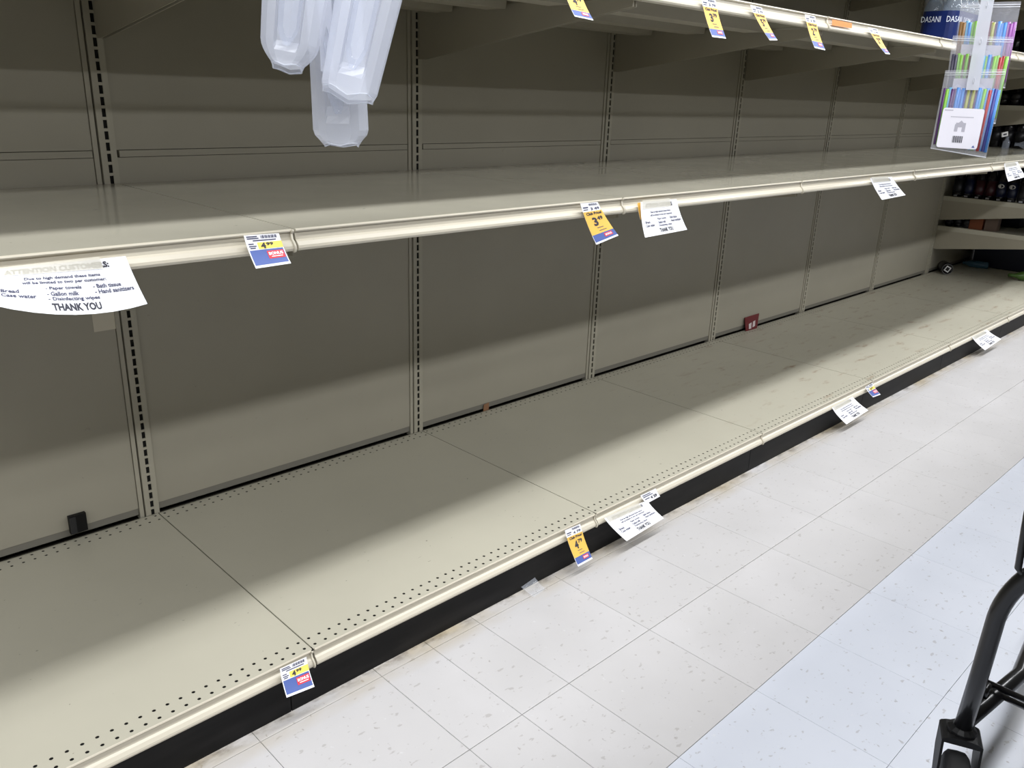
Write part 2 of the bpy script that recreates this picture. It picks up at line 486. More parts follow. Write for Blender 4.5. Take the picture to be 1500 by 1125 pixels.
mid_labels = [
    'beige middle shelf with a large notice and a 4.99 bonus tag on its rail',
    'beige empty middle shelf with the orange 3.49 price tag on its rail',
    'beige empty middle shelf whose notice has a yellow tag behind it',
    'beige empty middle shelf with a curling notice as its only tag',
    'beige empty middle shelf with no tag, below the hanging straw bags',
    'beige middle shelf with a small clear bottle standing on it',
    'beige middle shelf below the drinks, its bracket above the row of dark bottles']
mid_labels.insert(5, 'beige middle shelf with the notice nearest the stocked drink shelves')
for n, k in enumerate(range(K0, K1 + 1)):
    shelf(k, Y_MID, Z_MID, mid_labels[n], 'middle shelves')
top_lab = {
    -1: 'beige upper shelf with dark underside, no tag, before the hanging containers',
    0: 'beige upper shelf above the hanging frosted containers',
    1: 'beige upper shelf with the 3.79 and 5.79 tags on its rail',
    2: 'beige upper shelf with an orange label on its rail',
    3: 'beige upper shelf carrying the wrapped blue water bottles',
    4: 'beige upper shelf with an empty white rail beyond the blue water bottles',
    5: 'beige upper shelf next to the dark bottles, with nothing on it',
    6: 'beige upper shelf holding dark bottles above the stocked drinks'}
top_lab[1] = 'beige upper shelf with the 3.79, 5.79 and 2.79 tags on its rail'
for k in range(K0, K1 + 1):
    shelf(k, Y_TOP, Z_TOP, top_lab[k], 'upper shelves')
high_lab = {1: 'beige topmost shelf above the 3.79 and 5.79 tags', 2: 'beige topmost shelf above the orange rail label',
            3: 'beige topmost shelf above the blue water bottles', 4: 'beige topmost shelf just beyond the blue water bottles',
            5: 'beige topmost shelf beside the stocked section', 6: 'beige topmost shelf above the black bottles'}
for k in range(1, K1 + 1):
    shelf(k, Y_TOP, Z_HIGH, high_lab[k], 'topmost shelves')
shelf(6, Y_MID, 0.690, 'beige drink shelf holding the row of dark bottles with pale labels', 'drink shelves')
shelf(6, Y_MID, 0.482, 'beige drink shelf holding a small orange box', 'drink shelves')
shelf(6, Y_MID, 1.305, 'beige drink shelf holding dark bottles between middle and upper shelves', 'drink shelves')

# ------------------------------------------------------------------ opposite side of the aisle (outside the photograph)
opp = thing('shelving_run', 'beige gondola shelving on the far side of the aisle facing the empty shelves', 'shelving', (4.0, -2.9, 0))
b = MB(); b.box(-7, 7, -0.03, 0.03, 0, 1.93); b.build('back_panel', 'stock_dark', opp)
for z in (0.14, 0.6, 1.05, 1.5, 1.95):
    b = MB(); b.box(-7, 7, 0.035, 0.80, z - 0.035, z); b.build('shelf_board', 'bracket_paint', opp)
b = MB(); b.box(-7, 7, 0.04, 0.72, 0, 0.10); b.build('kick_plate', 'kick_plastic', opp)

# ------------------------------------------------------------------ lettering and paper
_TXT = {}
def text_geo(body, bold):
    key = (body, bold)
    if key not in _TXT:
        cu = bpy.data.curves.new('lettering', 'FONT')
        cu.body = body; cu.size = 1.0; cu.resolution_u = 2
        cu.offset = 0.0 if bold is None else 0.042 if bold else 0.028
        o = bpy.data.objects.new('lettering', cu); COL.objects.link(o)
        me = bpy.data.meshes.new_from_object(o.evaluated_get(bpy.context.evaluated_depsgraph_get()))
        bpy.data.objects.remove(o); bpy.data.curves.remove(cu)
        vs = [tuple(v.co) for v in me.vertices]; fs = [tuple(p.vertices) for p in me.polygons]
        bpy.data.meshes.remove(me)
        x0 = min(v[0] for v in vs); x1 = max(v[0] for v in vs); y0 = min(v[1] for v in vs); y1 = max(v[1] for v in vs)
        vs = [((v[0] - x0) / (x1 - x0), (v[1] - y0) / (y1 - y0)) for v in vs]
        _TXT[key] = (vs, fs)
    return _TXT[key]

class Sheet:
    """a curled sheet of paper given by its four corners; u runs right, v runs down"""
    def __init__(s, tl, tr, br, bl, bulge=0.25, sag=0.0):
        s.c = [Vector(x) for x in (tl, tr, br, bl)]; s.bulge = bulge; s.sag = sag
    def col(s, top, bot, v):
        ctrl = Vector((top.x * 0.55 + bot.x * 0.45, top.y + (bot.y - top.y) * s.bulge, top.z + (bot.z - top.z) * 0.5))
        return top * (1 - v) ** 2 + ctrl * (2 * v * (1 - v)) + bot * v * v
    def p(s, u, v):
        t = s.c[0].lerp(s.c[1], u); b_ = s.c[3].lerp(s.c[2], u)
        return s.col(t, b_, v) - Vector((0, 0, s.sag * 4 * u * (1 - u) * v * v))
    def n(s, u, v):
        e = 0.02
        a = s.p(u + e, v) - s.p(u - e, v); c = s.p(u, v + e) - s.p(u, v - e)
        return c.cross(a).normalized() * (1 if c.cross(a).y < 0 or True else 1)
    def pt(s, u, v, off):
        nn = s.n(u, v)
        if nn.y > 0: nn = -nn
        return s.p(u, v) + nn * off
    def quad(s, q, u0, u1, v0, v1, off, mi=0, nu=4, nv=8, th=0.0):
        vs = [s.pt(u0 + (u1 - u0) * i / nu, v0 + (v1 - v0) * j / nv, off) for j in range(nv + 1) for i in range(nu + 1)]
        N = nu + 1
        fs = [(j * N + i, (j + 1) * N + i, (j + 1) * N + i + 1, j * N + i + 1) for j in range(nv) for i in range(nu)]
        q.add(vs, fs, mi)
        if th:
            q.add([s.pt(u0 + (u1 - u0) * i / nu, v0 + (v1 - v0) * j / nv, off - th) for j in range(nv + 1) for i in range(nu + 1)],
                  [f[::-1] for f in fs], mi)
    def text(s, q, body, u0, u1, v0, v1, off=0.0006, bold=False, mi=0):
        vs, fs = text_geo(body, bold)
        q.add([s.pt(u0 + (u1 - u0) * a, v1 + (v0 - v1) * c, off) for a, c in vs], fs, mi)

def base_of(sh):
    return (sh.c[0] + sh.c[1]) / 2
def notice(sh, label, tape=True, cut=0.0):
    t = thing('paper_notice', label, 'notice', base_of(sh), 'customer notices')
    O = t.location
    def part(name, q, m):
        q.v = [tuple(Vector(v) - O) for v in q.v]
        return q.build(name, m, t)
    q = MB(); sh.quad(q, 0, 1, 0, 1, 0.0, nu=8, nv=12, th=0.0003); part('sheet', q, 'paper')
    q = MB()
    sh.text(q, 'ATTENTION CUSTOMERS:', 0.12, 0.85, 0.06, 0.19, bold=True)
    part('heading_lettering', q, 'ink'); q = MB()
    sh.text(q, 'THANK YOU', 0.37, 0.69, 0.815, 0.94, bold=True)
    part('closing_lettering', q, 'ink')
    q = MB()
    sh.text(q, 'Due to high demand these items', 0.24, 0.76, 0.29, 0.37)
    sh.text(q, 'will be limited to two per customer:', 0.22, 0.79, 0.385, 0.465)
    for body, u0, u1, v0 in (('- Bread', 0.05, 0.19, 0.56), ('- Case water', 0.05, 0.29, 0.66), ('- Paper towels', 0.36, 0.60, 0.505),
                             ('- Gallon milk', 0.36, 0.57, 0.605), ('- Disinfecting wipes', 0.36, 0.70, 0.705),
                             ('- Bath tissue', 0.68, 0.88, 0.50), ('- Hand sanitizers', 0.68, 0.96, 0.60)):
        sh.text(q, body, u0, u1, v0, v0 + 0.08)
    part('body_lettering', q, 'ink_light')
    if tape:
        q = MB(); sh.quad(q, 0.04, 0.800, -0.05, 0.215, 0.0012, nu=6, nv=4); part('tape', q, 'tape')
    return t
def price_tag(sh, kind, big, small, label, group='shelf price tags'):
    t = thing('price_tag', label, 'price tag', base_of(sh), group)
    O = t.location
    def part(name, q, m):
        q.v = [tuple(Vector(v) - O) for v in q.v]
        return q.build(name, m, t)
    q = MB(); sh.quad(q, 0, 1, 0, 1, 0.0, nu=4, nv=12, th=0.0003); part('sheet', q, 'paper')
    d = MB(); l = MB()
    if kind == 'club':
        q = MB(); sh.quad(q, 0.0, 1, 0.22, 0.785, 0.0004, nv=8); part('yellow_panel', q, 'tag_yellow')
        q = MB(); sh.quad(q, 0.02, 1, 0.785, 0.955, 0.0004, nv=3); part('blue_panel', q, 'tag_blue')
        q = MB(); sh.quad(q, 0.50, 0.86, 0.815, 0.905, 0.0008, nv=2); part('red_badge', q, 'tag_red')
        sh.text(d, 'Club Price!', 0.12, 0.92, 0.24, 0.315, 0.0009, True)
        sh.text(d, big, 0.30, 0.53, 0.38, 0.60, 0.0009, True)
        sh.text(d, small, 0.56, 0.84, 0.37, 0.475, 0.0009, True)
        sh.quad(l, 0.36, 0.66, 0.640, 0.655, 0.0009, nu=2, nv=1); sh.quad(l, 0.40, 0.74, 0.715, 0.730, 0.0009, nu=2, nv=1)
        for i in range(14):
            sh.quad(l, 0.42 + i * 0.035, 0.42 + i * 0.035 + 0.012 + 0.008 * (i % 3), 0.02, 0.075, 0.0006, nu=1, nv=1)
        sh.text(l, big + ' ' + small, 0.45, 0.92, 0.12, 0.195, 0.0008)
        sh.quad(l, 0.06, 0.34, 0.10, 0.13, 0.0006, nu=1, nv=1); sh.quad(l, 0.06, 0.30, 0.16, 0.18, 0.0006, nu=1, nv=1)
        w_ = MB(); sh.text(w_, 'BONUS', 0.54, 0.82, 0.835, 0.885, 0.0012, True); part('badge_lettering', w_, 'paper')
    elif kind == 'bonus':
        q = MB(); sh.quad(q, 0.30, 1.0, 0.25, 0.46, 0.0004, nv=3); part('yellow_panel', q, 'tag_bright_yellow')
        q = MB(); sh.quad(q, 0.03, 0.97, 0.48, 0.93, 0.0004, nv=6); part('blue_panel', q, 'tag_blue')
        q = MB(); sh.quad(q, 0.48, 0.95, 0.54, 0.78, 0.0008, nv=3); part('red_badge', q, 'tag_red')
        sh.text(d, big, 0.38, 0.52, 0.27, 0.45, 0.0009, True)
        sh.text(d, small, 0.54, 0.74, 0.27, 0.37, 0.0009, True)
        for i in range(16):
            sh.quad(l, 0.44 + i * 0.03, 0.44 + i * 0.03 + 0.010 + 0.008 * (i % 3), 0.03, 0.13, 0.0006, nu=1, nv=1)
        for (a, c, v0) in ((0.05, 0.35, 0.04), (0.05, 0.38, 0.10), (0.2, 0.86, 0.17), (0.05, 0.2, 0.27), (0.05, 0.26, 0.34), (0.07, 0.22, 0.40)):
            sh.quad(l, a, c, v0, v0 + 0.035, 0.0006, nu=2, nv=1)
        w_ = MB(); sh.text(w_, 'BONUS', 0.51, 0.92, 0.58, 0.68, 0.0012, True); sh.quad(w_, 0.56, 0.88, 0.71, 0.735, 0.0012, nu=2, nv=1)
        part('badge_lettering', w_, 'paper')
    elif kind == 'plain':
        for (a, c, v0) in ((0.08, 0.6, 0.12), (0.08, 0.7, 0.3), (0.1, 0.4, 0.55)):
            sh.quad(l, a, c, v0, v0 + 0.09, 0.0006, nu=2, nv=1)
        sh.text(d, big + ' ' + small, 0.45, 0.88, 0.50, 0.82, 0.0009, True)
    elif kind == 'yellow':
        q = MB(); sh.quad(q, 0.0, 1, 0.0, 1.0, 0.0004, nv=6); part('yellow_panel', q, 'tag_yellow')
    if d.v: part('price_lettering', d, 'ink')
    if l.v: part('fine_print', l, 'ink_light')['kind'] = 'stuff'
    return t
def sheet_px(tl, tr, br, bl, y0, ol, orr=None, bulge=0.25, lift=0.0125, sag=0.0):
    """corners by photo direction: the top edge on the rail face y0, the bottom edge curling ol / orr metres into the aisle"""
    orr = ol if orr is None else orr
    y = y0 - lift
    return Sheet(on(*tl, 1, y), on(*tr, 1, y), on(*br, 1, y - orr), on(*bl, 1, y - ol), bulge, sag)

# middle shelf
notice(sheet_px((-22, 397), (184, 375), (216, 445), (-16, 446), Y_MID, 0.050, 0.02, sag=0.016),
       'large white notice taped to the rail beside the 4.99 bonus tag')
price_tag(sheet_px((357, 345), (408.5, 341.5), (426.5, 385.6), (375, 393.4), Y_MID, 0.028), 'bonus', '4', '99',
          'white, yellow and blue 4.99 bonus tag on the middle shelf rail')
price_tag(sheet_px((850, 298), (875.6, 296), (906, 345), (873.6, 358.6), Y_MID, 0.022, 0.026), 'club', '3', '49',
          'orange 3.49 price tag hanging from the middle shelf rail')
price_tag(sheet_px((933.5, 297), (948, 296), (953, 318), (938, 322), Y_MID, 0.010, lift=0.0105), 'yellow', '', '',
          'yellow tag peeking out from behind a white notice', None)
notice(sheet_px((938.5, 296), (991, 291.5), (1006.6, 336.4), (945, 348), Y_MID, 0.034, 0.030, lift=0.0165),
       'white notice with a yellow tag behind it on the middle shelf rail')
notice(sheet_px((1274.7, 261), (1306.7, 259), (1326.7, 285.9), (1292, 292.8), Y_MID, 0.02),
       'curling white notice on the middle shelf rail before the straw bags')
notice(sheet_px((1471, 239.5), (1491, 237), (1503, 259), (1477, 266), Y_MID, 0.02),
       'white notice on the middle rail beyond the straw bags, above the dark bottles')
# base deck
price_tag(sheet_px((410, 979.7), (448.7, 962.3), (460.7, 1006), (420, 1022), Y_DECK, 0.030), 'bonus', '4', '99',
          'white, yellow and blue 4.99 bonus tag on the base deck rail')
price_tag(sheet_px((827.4, 777), (850, 767.4), (868, 818.4), (847, 830), Y_DECK, 0.036), 'club', '4', '79',
          'orange 4.79 price tag hanging from the base deck rail')
price_tag(sheet_px((938, 726), (960.5, 715.5), (967, 727), (947, 738), Y_DECK, 0.008), 'plain', '4', '29',
          'small white price tag partly behind the base deck notice')
notice(sheet_px((885, 759), (948, 733), (972.4, 759), (918, 792.6), Y_DECK, 0.046, lift=0.0165),
       'white notice on the base deck rail next to the orange 4.79 tag')
notice(sheet_px((1218.6, 597), (1249, 581), (1272, 601), (1240, 621.6), Y_DECK, 0.045),
       'white curling notice on the base rail beside the small blue and yellow tag')
price_tag(sheet_px((1267.6, 567), (1278, 561), (1290, 578), (1279, 582), Y_DECK, 0.024), 'bonus', '4', '99',
          'small crumpled blue and yellow tag on the base rail beside a notice')
notice(sheet_px((1424, 494), (1446, 483), (1466.7, 496.7), (1443, 513), Y_DECK, 0.045),
       'white notice on the base rail nearest the stocked drink shelves')
# upper shelf
price_tag(sheet_px((824, -24), (848, -19), (869.5, 30), (842, 24), Y_TOP, 0.030), 'club', '4', '79',
          'orange price tag on the upper rail above the orange 3.49 tag')
price_tag(sheet_px((1027, -4), (1048, 0), (1063.6, 56.6), (1043.5, 54), Y_TOP, 0.024), 'club', '3', '79',
          'orange 3.79 price tag hanging from the upper shelf rail')
price_tag(sheet_px((1099, 7), (1116, 11), (1139, 59), (1127.7, 59), Y_TOP, 0.034), 'club', '5', '79',
          'twisted orange 5.79 price tag hanging from the upper shelf rail')
price_tag(sheet_px((1179, 21), (1194, 24), (1209, 73.7), (1193.5, 70), Y_TOP, 0.028), 'club', '2', '79',
          'orange 2.79 price tag hanging beside the orange rail label')
price_tag(sheet_px((1271.5, 40), (1285, 42.5), (1304, 79.4), (1297.5, 79), Y_TOP, 0.036), 'club', '2', '99',
          'narrow twisted yellow tag on the upper rail near the water bottles')
sh = sheet_px((1219, 28.5), (1248, 34), (1248, 41.5), (1219, 37), Y_TOP, 0.0, lift=0.0105)
q = MB(); sh.quad(q, 0, 1, 0, 1, 0, th=0.0003)
q2 = base_of(sh); q.v = [tuple(Vector(v) - q2) for v in q.v]
tag(q.build('rail_label', 'tag_orange', loc=q2), 'flat orange label in the upper shelf rail', 'label')

# ------------------------------------------------------------------ small leftovers on the shelves
def box_thing(name, label, cat, c, sx, sy, sz, m, bev=0.002, rz=0.0):
    q = MB()
    x, y, z = sx / 2, sy / 2, sz
    vs = []
    for zz, i in ((0, bev), (bev, 0), (z - bev, 0), (z, bev)):
        vs += [(-x + i, -y + i, zz), (x - i, -y + i, zz), (x - i, y - i, zz), (-x + i, y - i, zz)]
    fs = [(3, 2, 1, 0), (12, 13, 14, 15)]
    for r in range(3):
        fs += [(r * 4 + i, r * 4 + (i + 1) % 4, r * 4 + 4 + (i + 1) % 4, r * 4 + 4 + i) for i in range(4)]
    q.add(vs, fs)
    o = q.build(name, m, loc=c); o.rotation_euler = (0, 0, rz)
    return tag(o, label, cat) if cat else o
# black clip on the back panel
t = thing('panel_clip', 'small black plastic clip on the back panel above the base deck', 'clip', (-0.057, YB, 0.1660))
q = MB(); q.box(-0.021, 0.021, -0.012, 0.0, -0.012, 0.038); q.build('clip_body', 'black_plastic', t)
q = MB(); q.box(-0.021, -0.006, -0.017, -0.012, -0.010, 0.036); q.build('clip_jaw', 'rubber', t)
# white tape remnant on the panel under the large notice
pa, pb = on(134, 458, 1, YB), on(173, 481, 1, YB)
q = MB(); q.box(0, pb.x - pa.x, -0.0008, 0, pb.z - pa.z, 0)
mat('old_tape', rgb(205, 198, 180), 0.5)
tag(q.build('tape_patch', 'old_tape', loc=pa), 'pale tape patch on the back panel beside the slotted upright', 'tape')
# red packet leaning on the panel
mat('packet_red', rgb(104, 30, 34), 0.4); mat('packet_white', rgb(206, 196, 196), 0.5); mat('brown_card', rgb(142, 104, 76), 0.7)
a = on(1091, 479, 1, YB - 0.015); c = on(1112, 459, 1, YB - 0.006); d0 = on(1106, 475, 1, YB - 0.02); e0 = on(1090, 466, 1, YB - 0.008)
t = thing('candy_packet', 'small dark red packet leaning against the back panel', 'packet', (a.x, YB - 0.02, Z_DECK))
O = t.location
zb = Z_DECK
A = Vector((a.x, YB - 0.022, zb)); B = Vector((d0.x + 0.01, YB - 0.026, zb)); Cc = Vector((c.x, YB - 0.004, c.z)); D = Vector((e0.x + 0.01, YB - 0.004, e0.z))
def slab(pts, th, m, name, par):
    n_ = (pts[1] - pts[0]).cross(pts[2] - pts[0]).normalized() * th
    q = MB(); k = len(pts)
    q.add([p - O for p in pts] + [p + n_ - O for p in pts], [tuple(range(k)), tuple(range(k, 2 * k))[::-1]] + [(i, (i + 1) % k, k + (i + 1) % k, k + i) for i in range(k)])
    return q.build(name, m, par)
slab([A, B, Cc, D], 0.003, 'packet_red', 'packet_body', t)
mm = lambda u, v: (A.lerp(B, u)).lerp(D.lerp(Cc, u), v) + Vector((0, -0.0042, 0.0012))
slab([mm(0.22, 0.10), mm(0.44, 0.10), mm(0.46, 0.52), mm(0.24, 0.46)], 0.0006, 'packet_white', 'print_patch', t)
slab([mm(0.55, 0.16), mm(0.76, 0.20), mm(0.74, 0.60), mm(0.57, 0.54)], 0.0006, 'packet_white', 'print_patch', t)
# scrap of brown card caught behind the deck
p0 = on(711, 598, 1, YB)
t = thing('card_scrap', 'tiny brown cardboard scrap caught behind the base deck', 'scrap', (p0.x, YB - 0.003, 0.131))
q = MB(); q.add([(-0.014, -0.0008, 0), (0.014, -0.0008, 0.0), (0.015, -0.0008, 0.034), (-0.011, -0.0008, 0.031), (-0.014, 0.0008, 0), (0.014, 0.0008, 0.0), (0.015, 0.0008, 0.034), (-0.011, 0.0008, 0.031)],
                [(0, 1, 2, 3), (7, 6, 5, 4), (0, 4, 5, 1), (1, 5, 6, 2), (2, 6, 7, 3), (3, 7, 4, 0)])
q.build('scrap_sheet', 'brown_card', t)
# clear plastic scrap on the floor at the kick plate
p0 = on(779, 864, 2, 0.0)
sh = Sheet((p0.x - 0.03, p0.y + 0.012, 0.016), (p0.x + 0.028, p0.y + 0.016, 0.02), (p0.x + 0.03, p0.y - 0.022, 0.001), (p0.x - 0.022, p0.y - 0.03, 0.001), 0.2)
q = MB(); sh.quad(q, 0, 1, 0, 1, 0, nu=6, nv=6, th=0.0003); q.v = [tuple(Vector(v) - p0) for v in q.v]
tag(q.build('plastic_scrap', 'clear_film', loc=p0, smooth=True), 'clear plastic scrap on the floor against the black kick plate', 'scrap')

# ------------------------------------------------------------------ hanging frosted containers (on a strip at the upper shelf)
def container(label, top_c, bot_c, w_top, w_bot, dep, wave, rot, length_up, tip, tiplen):
    """a tapered trough-like frosted shell, clear channel down the middle, wavy lower rim"""
    top = Vector(top_c); bot = Vector(bot_c)
    ax = (top - bot)
    t = thing('hanging_container', label, 'container', bot, 'hanging frosted containers')
    L = ax.length + length_up
    zdir = ax.normalized()
    xdir = Vector((math.cos(rot), math.sin(rot), 0)); xdir = (xdir - zdir * xdir.dot(zdir)).normalized()
    ydir = zdir.cross(xdir).normalized()
    def W(x, y, z): return xdir * x + ydir * y + zdir * z
    prof = [(-1, 0.15), (-0.96, -0.35), (-0.72, -0.85), (-0.45, -1.0), (-0.38, -0.62), (0.0, -0.5), (0.38, -0.62), (0.45, -1.0), (0.72, -0.85), (0.96, -0.35), (1, 0.15), (0.8, 0.9), (0.0, 1.0), (-0.8, 0.9)]
    n = len(prof); FZ = [0, 0.02, 0.045, 0.075, 0.11, 0.15, 0.2, 0.28, 0.4, 0.55, 0.7, 0.85, 1.0]; NZ = len(FZ) - 1
    q = MB(); vs = []
    for i in range(NZ + 1):
        f = FZ[i]
        wd = (w_bot + (w_top - w_bot) * f) / 2; z = L * f
        wd *= 1.0 - (1.0 - tip) * max(0.0, 1 - f / tiplen) ** 1.8
        ch = min(1.0, max(0.0, (f - 0.12) / 0.08))       # the channel starts a little above the rim
        for (a, c) in prof:
            yy = c * dep / 2
            if abs(a) < 0.5 and c < 0: yy = -dep / 2 * (0.98 - (0.98 + c) * ch * 0.9)
            zz = z
            if i == 0: zz = wave * math.cos(a * PI * 1.4) * (-1) - (0.006 if c > 0 else 0.0)
            vs.append(W(a * wd, yy, zz))
    fs = [(i * n + k, i * n + (k + 1) % n, (i + 1) * n + (k + 1) % n, (i + 1) * n + k) for i in range(NZ) for k in range(n)]
    q.add(vs, fs)
    q.build('shell', 'frosted_plastic', t, smooth=False)
    # bottom cap set into the shell, thick lower rim
    q = MB(); q.add([v * 0.985 + zdir * 0.006 for v in vs[:n]], [tuple(range(n))]); q.build('end_cap', 'frosted_rim', t)
    q = MB(); q.tube([vs[k] for k in list(range(n)) + [0]], 0.0012, 6, caps=False); q.build('rim', 'frosted_rim', t, smooth=True)
    # clear channel with a rounded lower end
    q = MB(); cv = []; NC = 10; m_ = 7
    for i in range(NC + 1):
        f = i / NC
        z = L * (0.16 + 0.84 * f); hw = w_bot * 0.19 * math.sqrt(min(1, 0.08 + f * 5)) * (1 + 0.25 * f)
        for k in range(m_):
            a = -1 + 2 * k / (m_ - 1)
            cv.append(W(a * hw, -dep / 2 * (0.96 - 0.55 * (1 - a * a) * min(1, 0.2 + f * 6)), z))
    q.add(cv, [(i * m_ + k, i * m_ + k + 1, (i + 1) * m_ + k + 1, (i + 1) * m_ + k) for i in range(NC) for k in range(m_ - 1)])
    q.build('channel', 'frosted_clear', t, smooth=True)
    return t
yc = -0.090
container('short frosted plastic container hanging beside two overlapping ones', on(432, -10, 1, yc), on(421, 97, 1, yc), 0.105, 0.084, 0.05, 0.002, -0.70, 0.06, 0.52, 0.20)
container('lowest frosted plastic container, hanging behind a tilted one', on(490, 20, 1, yc + 0.035), on(500, 210, 1, yc + 0.035), 0.086, 0.094, 0.05, 0.002, -0.70, 0.10, 0.60, 0.07)
container('tilted frosted plastic container overlapping the lowest one', on(541, -10, 1, yc - 0.045), on(510, 138, 1, yc - 0.045), 0.107, 0.088, 0.05, 0.005, -0.62, 0.06, 0.90, 0.05)
p0 = on(476, 20, 1, yc)
t = thing('hanging_strip', 'translucent plastic strip from which the frosted containers hang', 'strip', (p0.x, p0.y, 1.24))
q = MB()
q.box(-0.012, 0.012, -0.001, 0.001, 0.06, 0.40); q.build('strip_band', 'strip_plastic', t)
q = MB(); q.tube([(0, -0.003, 0.07), (-0.006, -0.004, 0.10), (0, -0.003, 0.125), (0.006, -0.004, 0.10), (0, -0.003, 0.07)], 0.0014, 6); q.build('strip_hook', 'frosted_rim', t, smooth=True)

# ------------------------------------------------------------------ hanging strip of drinking straw bags
P_ST = Vector((2.924, -0.150, 1.396))
dv = Vector((P_ST.x - CAM_LOC.x, P_ST.y - CAM_LOC.y, 0)).normalized()
ax_u = Vector((dv.y, -dv.x, 0))            # to the right when facing the bags
ST_ROT = math.atan2(ax_u.y, ax_u.x)
def in_bag(u, v, off):                     # photo direction -> (sideways, up) on the bag plane, off metres nearer the aisle's near end
    P = P_ST - dv * off
    d = ray(u, v); tt = (P - CAM_LOC).dot(dv) / d.dot(dv)
    h = CAM_LOC + d * tt
    return (h - P_ST).dot(ax_u), h.z
SCOL = {'g': rgb(118, 172, 62), 'b': rgb(66, 126, 196), 'n': rgb(58, 62, 136), 'p': rgb(76, 40, 96), 'r': rgb(156, 52, 54), 'c': rgb(76, 150, 190), 'y': rgb(150, 152, 74), 'm': rgb(96, 34, 48), 'k': rgb(60, 58, 76), 'o': rgb(128, 96, 58), 'v': rgb(134, 74, 146)}
for k_, v_ in SCOL.items(): mat('straw_' + k_, v_, 0.32)
mat('print_grey', rgb(176, 174, 186), 0.6)
def straw_bag(label, off, zip_l, zip_r, bot_l, bot_r, straw_top_v, colours, card, insert=True):
    a = in_bag(*zip_l, off); b_ = in_bag(*zip_r, off); c = in_bag(*bot_r, off); d = in_bag(*bot_l, off)
    ub = (d[0] + c[0]) / 2; zb_ = min(c[1], d[1])
    base = P_ST + ax_u * ub - dv * off; base.z = zb_
    t = thing('straw_bag', label, 'bag', base, 'bags of drinking straws', ST_ROT)
    def L(p, y): return (p[0] - ub, -y, p[1] - zb_)      # local: x sideways, y away from viewer, z up
    lerp = lambda p, q_, f: (p[0] + (q_[0] - p[0]) * f, p[1] + (q_[1] - p[1]) * f)
    # pillow shaped film, thickest where the straws are
    q = MB(); NU, NV = 8, 12; vs = []
    for side in (1, -1):
        for j in range(NV + 1):
            f = j / NV
            for i in range(NU + 1):
                g = i / NU
                p = lerp(lerp(a, b_, g), lerp(d, c, g), f)
                th = 0.011 * (1 - (2 * g - 1) ** 4) * min(1, f * 3.2) * min(1, (1 - f) * 9)
                wob = 0.0012 * math.sin(g * 17 + f * 9) * (1 if 0.02 < f < 0.98 else 0)
                vs.append(L(p, side * (th + 0.0006) + wob))
    N = NU + 1; H = N * (NV + 1)
    for j in range(NV):
        for i in range(NU):
            k = j * N + i
            q.f.append([k, k + 1, k + N + 1, k + N]); q.f.append([H + k, H + k + N, H + k + N + 1, H + k + 1]); q.mi += [0, 0]
    q.v = vs
    q.build('film', 'bag_film', t, smooth=True)
    if insert:
        q = MB(); IC = [lerp(lerp(a, b_, g), lerp(d, c, g), f) for g, f in ((0.17, 0.10), (0.84, 0.10), (0.84, 0.55), (0.17, 0.55))]
        q.add([L(x, -0.0068) for x in IC] + [L(x, -0.0072) for x in IC], [(0, 1, 2, 3), (7, 6, 5, 4), (0, 4, 5, 1), (1, 5, 6, 2), (2, 6, 7, 3), (3, 7, 4, 0)])
        q.build('insert_card', 'insert_card', t)
    q = MB()
    for f in (0.035, 0.06):
        q.tube([L(lerp(lerp(a, b_, g), lerp(d, c, g), f), 0.002) for g in (0.0, 0.5, 1.0)], 0.0016, 6)
    q.build('zip_strip', 'film_edge', t, smooth=True)
    q = MB(); q.tube([L(lerp(lerp(a, b_, g), lerp(d, c, g), 0.99), 0.001) for g in (0.0, 0.25, 0.5, 0.75, 1.0)], 0.0018, 6)
    q.build('bottom_seal', 'film_edge', t, smooth=True)
    # straws
    h = in_bag((zip_l[0] + bot_l[0]) / 2, straw_top_v, off)
    f0 = (a[1] - h[1]) / (a[1] - d[1]); f1 = 0.93
    n_ = len(colours)
    for i, cc in enumerate(colours):
        g = 0.06 + 0.90 * i / (n_ - 1)
        j = 0.012 * math.sin(i * 2.3)
        p = lerp(lerp(a, b_, g), lerp(d, c, g), f0 + j); e = lerp(lerp(a, b_, g), lerp(d, c, g), f1 + j * 0.4)
        q = MB(); q.tube([L(e, 0.004 * (i % 2)), L(p, 0.004 * (i % 2))], 0.0066 * 20 / max(n_, 18), 8)
        q.build('straw', 'straw_' + cc, t, smooth=True)
    if card:
        C4 = [in_bag(*x, off) for x in card]
        q = MB(); vs = []; m_ = 5; cor = []
        for k in range(4):                     # rounded corners
            o_, p_, n2 = C4[k], C4[k - 1], C4[(k + 1) % 4]
            r1 = lerp(o_, p_, 0.07); r2 = lerp(o_, n2, 0.07)
            for s_ in range(m_):
                w_ = s_ / (m_ - 1)
                x = lerp(lerp(r1, o_, w_), lerp(o_, r2, w_), w_); cor.append(x)
        cy = 0.0135
        nn = len(cor)
        q.add([L(x, cy) for x in cor] + [L(x, cy - 0.0006) for x in cor], [tuple(range(nn)), tuple(range(nn, 2 * nn))[::-1]] + [(i, (i + 1) % nn, nn + (i + 1) % nn, nn + i) for i in range(nn)])
        cd_ = q.build('header_card', 'card_white', t)
        def cq(u0, u1, v0, v1, y=cy + 0.0006):
            pp = [lerp(lerp(C4[0], C4[1], u), lerp(C4[3], C4[2], u), v) for u, v in ((u0, v0), (u0, v1), (u1, v1), (u1, v0))]
            return [L(x, y) for x in pp]
        q = MB()
        for i in range(15):
            q.add(cq(0.36 + i * 0.0165, 0.36 + i * 0.0165 + 0.006 + 0.005 * (i * 7 % 3), 0.69, 0.86), [(0, 1, 2, 3)])
